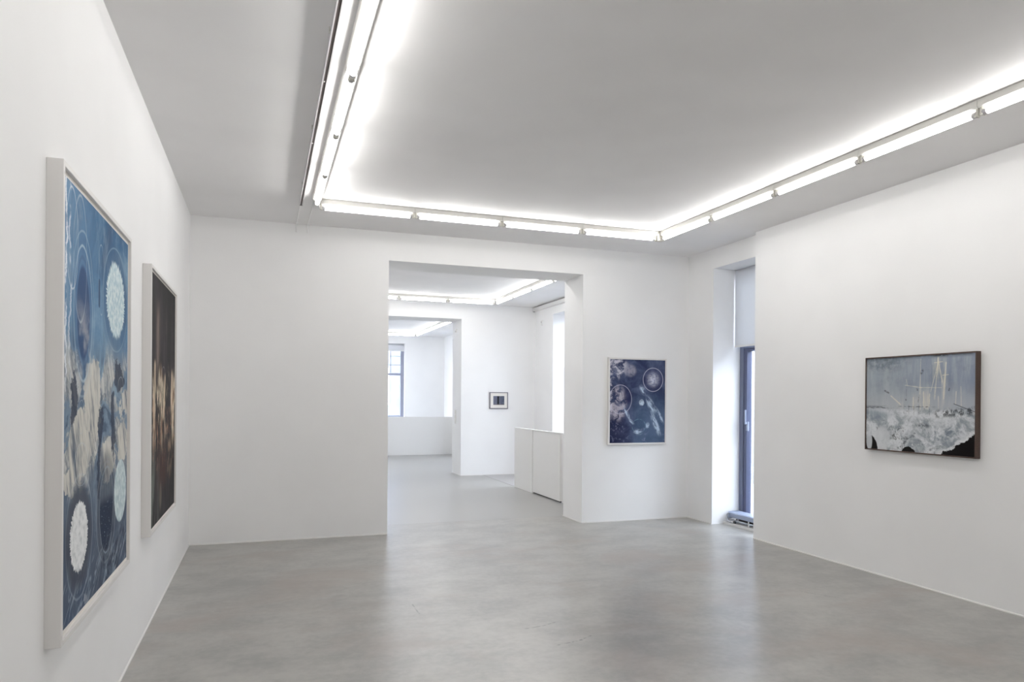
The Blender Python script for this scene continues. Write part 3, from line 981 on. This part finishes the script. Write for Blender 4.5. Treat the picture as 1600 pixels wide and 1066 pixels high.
def art_snow(a):
    # x 0..1.066, y 0..0.827 (far edge is x = 0)
    n = a.noise(7, 3, 6, 0.66, dist=0.5)
    brush = a.noise(11, 4, 6, 0.68, sy=0.14)
    grit = a.noise(46, 7, 4, 0.7)
    c = a.mix(a.x.ss(0.1, 0.9), (148, 157, 166), (136, 146, 163))
    c = a.mix(brush.ss(0.40, 0.66) * 0.5, c, (184, 188, 192))
    c = a.mix(a.noise(4, 41, 5, 0.65).ss(0.52, 0.34) * 0.35, c, (110, 120, 132))
    c = a.mix(a.y.ss(0.62, 0.40) * 0.55, c, (190, 193, 196))
    c = a.mix(a.ell(0.18, 0.80, 0.36, 0.14).ss(1.0, 0.3) * a.noise(15, 6, 5, 0.72).ss(0.36, 0.60) * 0.7, c, (88, 98, 108))
    c = a.mix(a.y.ss(0.79, 0.827) * brush.ss(0.3, 0.6) * 0.7, c, (72, 80, 92))
    # cream drawing of masts and hull, worn through
    cr = (228, 222, 203)
    worn = grit.ss(0.30, 0.55) * 0.5 + brush.ss(0.34, 0.55) * 0.5
    glow = a.ell(0.62, 0.40, 0.34, 0.20).ss(1.0, 0.2)
    c = a.mix(glow * brush.ss(0.46, 0.64) * 0.5, c, cr)
    c = a.mix(a.ell(0.74, 0.62, 0.12, 0.26).ss(1.0, 0.2) * brush.ss(0.5, 0.66) * 0.6, c, cr)
    for (x0, y0, x1, y1, ww) in ((0.735, 0.80, 0.705, 0.46, 0.012), (0.735, 0.79, 0.775, 0.60, 0.007), (0.735, 0.76, 0.668, 0.52, 0.006), (0.808, 0.76, 0.788, 0.46, 0.009), (0.70, 0.762, 0.775, 0.768, 0.006), (0.775, 0.655, 0.83, 0.66, 0.005),
                                 (0.572, 0.80, 0.565, 0.50, 0.006), (0.42, 0.578, 0.58, 0.555, 0.006), (0.44, 0.575, 0.428, 0.63, 0.004), (0.58, 0.557, 0.77, 0.553, 0.004), (0.27, 0.485, 0.37, 0.41, 0.009), (0.90, 0.52, 0.895, 0.42, 0.007), (0.94, 0.56, 0.945, 0.40, 0.004), (0.66, 0.50, 0.655, 0.40, 0.008), (0.50, 0.47, 0.498, 0.38, 0.007), (0.74, 0.48, 0.742, 0.38, 0.007), (0.60, 0.52, 0.60, 0.40, 0.008)):
        c = a.mix(a.seg(x0, y0, x1, y1, ww, 0.95) * worn * 0.75, c, cr)
    dk = (52, 54, 58)
    for (x0, y0, x1, y1, ww) in ((0.205, 0.532, 0.245, 0.512, 0.014), (0.555, 0.49, 0.55, 0.43, 0.006), (0.43, 0.57, 0.43, 0.46, 0.003), (0.588, 0.70, 0.578, 0.68, 0.02), (0.535, 0.545, 0.54, 0.535, 0.012), (0.84, 0.545, 0.835, 0.53, 0.010), (0.425, 0.455, 0.427, 0.448, 0.01), (0.70, 0.822, 0.83, 0.82, 0.014)):
        c = a.mix(a.seg(x0, y0, x1, y1, ww, 0.9) * grit.ss(0.36, 0.56) * 0.75, c, dk)
    # snow field
    snow = a.mix(n.ss(0.36, 0.58), (146, 153, 160), (216, 219, 222))
    snow = a.mix(grit.ss(0.5, 0.3) * 0.35, snow, (120, 128, 136))
    c = a.mix((a.y + (n - 0.5) * 0.05).ss(0.385, 0.345), c, snow)
    c = a.mix(a.ell(0.06, 0.31, 0.24, 0.06).ss(1.1, 0.4) * brush.ss(0.25, 0.5) * 0.75, c, (122, 134, 146))
    crag = a.noise(13, 8, 6, 0.74, dist=0.5)
    crag2 = a.noise(20, 28, 5, 0.72, dist=0.4)
    c = a.mix(a.y.ss(0.27, 0.16) * crag.ss(0.46, 0.36) * 0.8, c, (70, 76, 84))
    c = a.mix(a.ell(0.80, 0.17, 0.26, 0.13).ss(1.0, 0.3) * crag.ss(0.58, 0.42) * 0.65, c, (108, 120, 134))
    c = a.mix(a.y.ss(0.24, 0.12) * crag2.ss(0.60, 0.68) * 0.8, c, (226, 228, 230))
    c = a.mix(a.ell(0.34, 0.125, 0.10, 0.035).ss(1.1, 0.5) * crag2.ss(0.52, 0.44) * 0.95, c, (30, 30, 32))
    c = a.mix(a.ell(0.60, 0.23, 0.09, 0.03).ss(1.1, 0.3) * crag2.ss(0.54, 0.44) * 0.75, c, (66, 72, 80))
    c = a.mix(a.ell(0.18, 0.10, 0.09, 0.12).ss(1.05, 0.75) * 0.75, c, (206, 209, 212))
    # dark shore lines and the wreck's timbers
    sl = a.noise(9, 15, 5, 0.65, sx=0.6, sy=3.0, dist=0.4)
    c = a.mix((a.y - 0.37).abs().ss(0.035, 0.005) * sl.ss(0.52, 0.62) * a.x.ss(0.45, 0.25) * 0.9, c, dk)
    c = a.mix((a.y - 0.27).abs().ss(0.02, 0.004) * sl.ss(0.50, 0.6) * a.x.ss(0.30, 0.1) * 0.8, c, dk)
    c = a.mix(a.seg(0.74, 0.335, 1.06, 0.365, 0.05, 0.8) * a.noise(24, 17, 5, 0.72, sy=0.7).ss(0.46, 0.56) * 0.9, c, (58, 62, 66))
    c = a.mix(a.seg(0.88, 0.42, 1.07, 0.355, 0.005, 0.8) * 0.8, c, dk)
    hor = (a.y - 0.392).abs().ss(0.005, 0.002).max((a.y - 0.352).abs().ss(0.004, 0.002)) * (a.x - 0.53).abs().ss(0.22, 0.1)
    ver = ((a.x * 62.0).sin().abs()).ss(0.24, 0.06) * (a.y - 0.365).abs().ss(0.055, 0.03) * (a.x - 0.53).abs().ss(0.2, 0.1)
    c = a.mix(hor.max(ver) * a.noise(30, 19, 3).ss(0.44, 0.58) * 0.85, c, dk)
    # black hollows along the lower edge, white torn rim
    j = (a.noise(9, 23, 6, 0.65) - 0.5) * 0.16
    edge = a.y + j - (a.x - 0.74) * 0.56 + 0.01
    zone = a.x.ss(0.68, 0.74)
    c = a.mix((edge - 0.014).abs().ss(0.022, 0.004) * zone * grit.ss(0.3, 0.5) * 0.85, c, (224, 226, 228))
    c = a.mix(edge.ss(0.003, -0.003) * zone, c, (19, 17, 18))
    c = a.mix(a.ell(0.455, -0.01, 0.07, 0.062, y=a.y + j * 0.7).ss(1.03, 0.95), c, (22, 20, 20))
    c = a.mix(a.ell(0.05, 0.0, 0.08, 0.12, y=a.y + j).ss(1.03, 0.95), c, (24, 22, 22))
    c = a.mix(a.ell(0.035, 0.07, 0.035, 0.09, y=a.y + j * 0.6).ss(1.05, 0.8) * 0.85, c, (204, 208, 212))
    return c


def art_small(a):
    # x 0..0.26, y 0..0.21
    c = a.mix(a.x.ss(0.0, 0.26), (104, 106, 124), (74, 80, 98))
    c = a.mix(a.noise(30, 3, 4).ss(0.4, 0.65) * 0.4, c, (120, 124, 136))
    c = a.mix((a.x - 0.105).abs().ss(0.030, 0.006) * a.ell(0.105, 0.10, 0.05, 0.12).ss(1.2, 0.6), c, (26, 26, 30))
    c = a.mix(a.x.ss(0.235, 0.25), c, (34, 38, 62))
    c = a.mix(a.y.ss(0.03, 0.0) * 0.6, c, (150, 140, 132))
    return c


# ------------------------------------------------------------------ framed pictures
def uv_quad(name, parent, m, p00, p10, p01, thick):
    """flat print as a thin sheet: p00 lower left, p10 lower right, p01 upper left; thick = vector to its back"""
    p00, p10, p01, t = Vector(p00), Vector(p10), Vector(p01), Vector(thick)
    bm = bmesh.new()
    L = bm.loops.layers.uv.new('UVMap')
    q = [p00, p10, p10 + p01 - p00, p01]
    V1 = [bm.verts.new(p) for p in q]
    V2 = [bm.verts.new(p + t) for p in q]
    uvs = [(0, 0), (1, 0), (1, 1), (0, 1)]
    def face(idx):
        f_ = bm.faces.new([v for v, _ in idx])
        for lp, (_, k) in zip(f_.loops, idx):
            lp[L].uv = uvs[k]
    face([(V1[k], k) for k in range(4)])
    face([(V2[k], k) for k in (3, 2, 1, 0)])
    for k in range(4):
        j = (k + 1) % 4
        face([(V1[k], k), (V2[k], k), (V2[j], j), (V1[j], j)])
    return finish(name, bm, m, parent)


def framed_on_x(name, label, cat, xw, side, y0, y1, z0, z1, depth, lip, recess, border, fmat, pm, group=None, mount=MOUNT, bev=0.0015):
    """picture on a wall x = xw, facing side (+1 = +X); recessed print inside four rails"""
    e_ = empty(name, (xw, (y0 + y1) / 2, z0), label, cat, group)
    xf = xw + side * depth
    xa, xb = sorted((xw, xf))
    for (ya, yb, za, zb) in ((y0, y0 + lip, z0, z1), (y1 - lip, y1, z0, z1), (y0 + lip, y1 - lip, z1 - lip, z1), (y0 + lip, y1 - lip, z0, z0 + lip)):
        part('frame_rail', e_, fmat, (xa, xb, ya, yb, za, zb), bev=bev)
    xm = xf - side * recess
    a_, b_ = sorted((xw + side * 0.004, xm - side * 0.002))
    if border > 0:
        part('mount', e_, mount, (a_, b_, y0 + lip, y1 - lip, z0 + lip, z1 - lip))
    i = lip + border
    ya, yb, za, zb = y0 + i, y1 - i, z0 + i, z1 - i
    if side > 0:
        # seen from +X the picture's left is the near (small y) edge
        uv_quad('print', e_, pm, (xm, ya, za), (xm, yb, za), (xm, ya, zb), (-0.0018, 0, 0))
    else:
        uv_quad('print', e_, pm, (xm, yb, za), (xm, ya, za), (xm, yb, zb), (0.0018 if border > 0 else xw - xm - 0.004, 0, 0))
    return e_


def framed_on_y(name, label, cat, yw, x0, x1, z0, z1, depth, lip, recess, border, fmat, pm, group=None, mount=MOUNT):
    """picture on a wall facing -Y"""
    e_ = empty(name, ((x0 + x1) / 2, yw, z0), label, cat, group)
    yf = yw - depth
    for (xa, xb, za, zb) in ((x0, x0 + lip, z0, z1), (x1 - lip, x1, z0, z1), (x0 + lip, x1 - lip, z1 - lip, z1), (x0 + lip, x1 - lip, z0, z0 + lip)):
        part('frame_rail', e_, fmat, (xa, xb, yf, yw, za, zb), bev=0.0012)
    ym = yf + recess
    part('mount', e_, mount, (x0 + lip, x1 - lip, ym + 0.002, yw - 0.004, z0 + lip, z1 - lip))
    i = lip + border
    uv_quad('print', e_, pm, (x0 + i, ym, z0 + i), (x1 - i, ym, z0 + i), (x0 + i, ym, z1 - i), (0, 0.0018, 0))
    return e_


GP = 'framed pictures on the gallery walls'
framed_on_x('framed_picture', 'large white framed blue picture with white urchin discs, nearest on left wall', 'picture', XL, 1,
            2.985, 4.392, 0.671, 2.466, 0.056, 0.022, 0.012, 0.020, FRAMEW,
            print_mat('print_blue_icy_collage', 1.323, 1.711, art_blue), GP)
framed_on_x('framed_picture', 'large white framed near black picture with pale brown shards on left wall', 'picture', XL, 1,
            5.135, 6.56, 0.671, 2.463, 0.056, 0.022, 0.012, 0.012, FRAMEW,
            print_mat('print_dark_shards', 1.357, 1.724, art_dark), GP)
framed_on_y('framed_picture', 'white framed navy picture with drawn circles right of the wide opening', 'picture', YB,
            4.205, 5.068, 1.003, 2.138, 0.042, 0.020, 0.008, 0.002, FRAMEW,
            print_mat('print_navy_circles', 0.823, 1.095, art_navy), GP)
framed_on_x('framed_picture', 'dark brown framed landscape of snow and pale sky on right wall', 'picture', XRN, -1,
            4.02, 5.108, 1.148, 1.997, 0.05, 0.011, 0.008, 0.0, WOOD,
            print_mat('print_snow_wreck', 1.066, 0.827, art_snow), GP)
framed_on_y('framed_picture', 'small grey framed dark photograph with wide white mount in the middle room', 'picture', Y2,
            4.412, 4.813, 1.375, 1.722, 0.03, 0.016, 0.006, 0.064, GREYFRAME,
            print_mat('print_small_dark_photo', 0.24, 0.19, art_small), GP)

for o in bpy.data.objects:
    if '_at' in o:
        del o['_at']
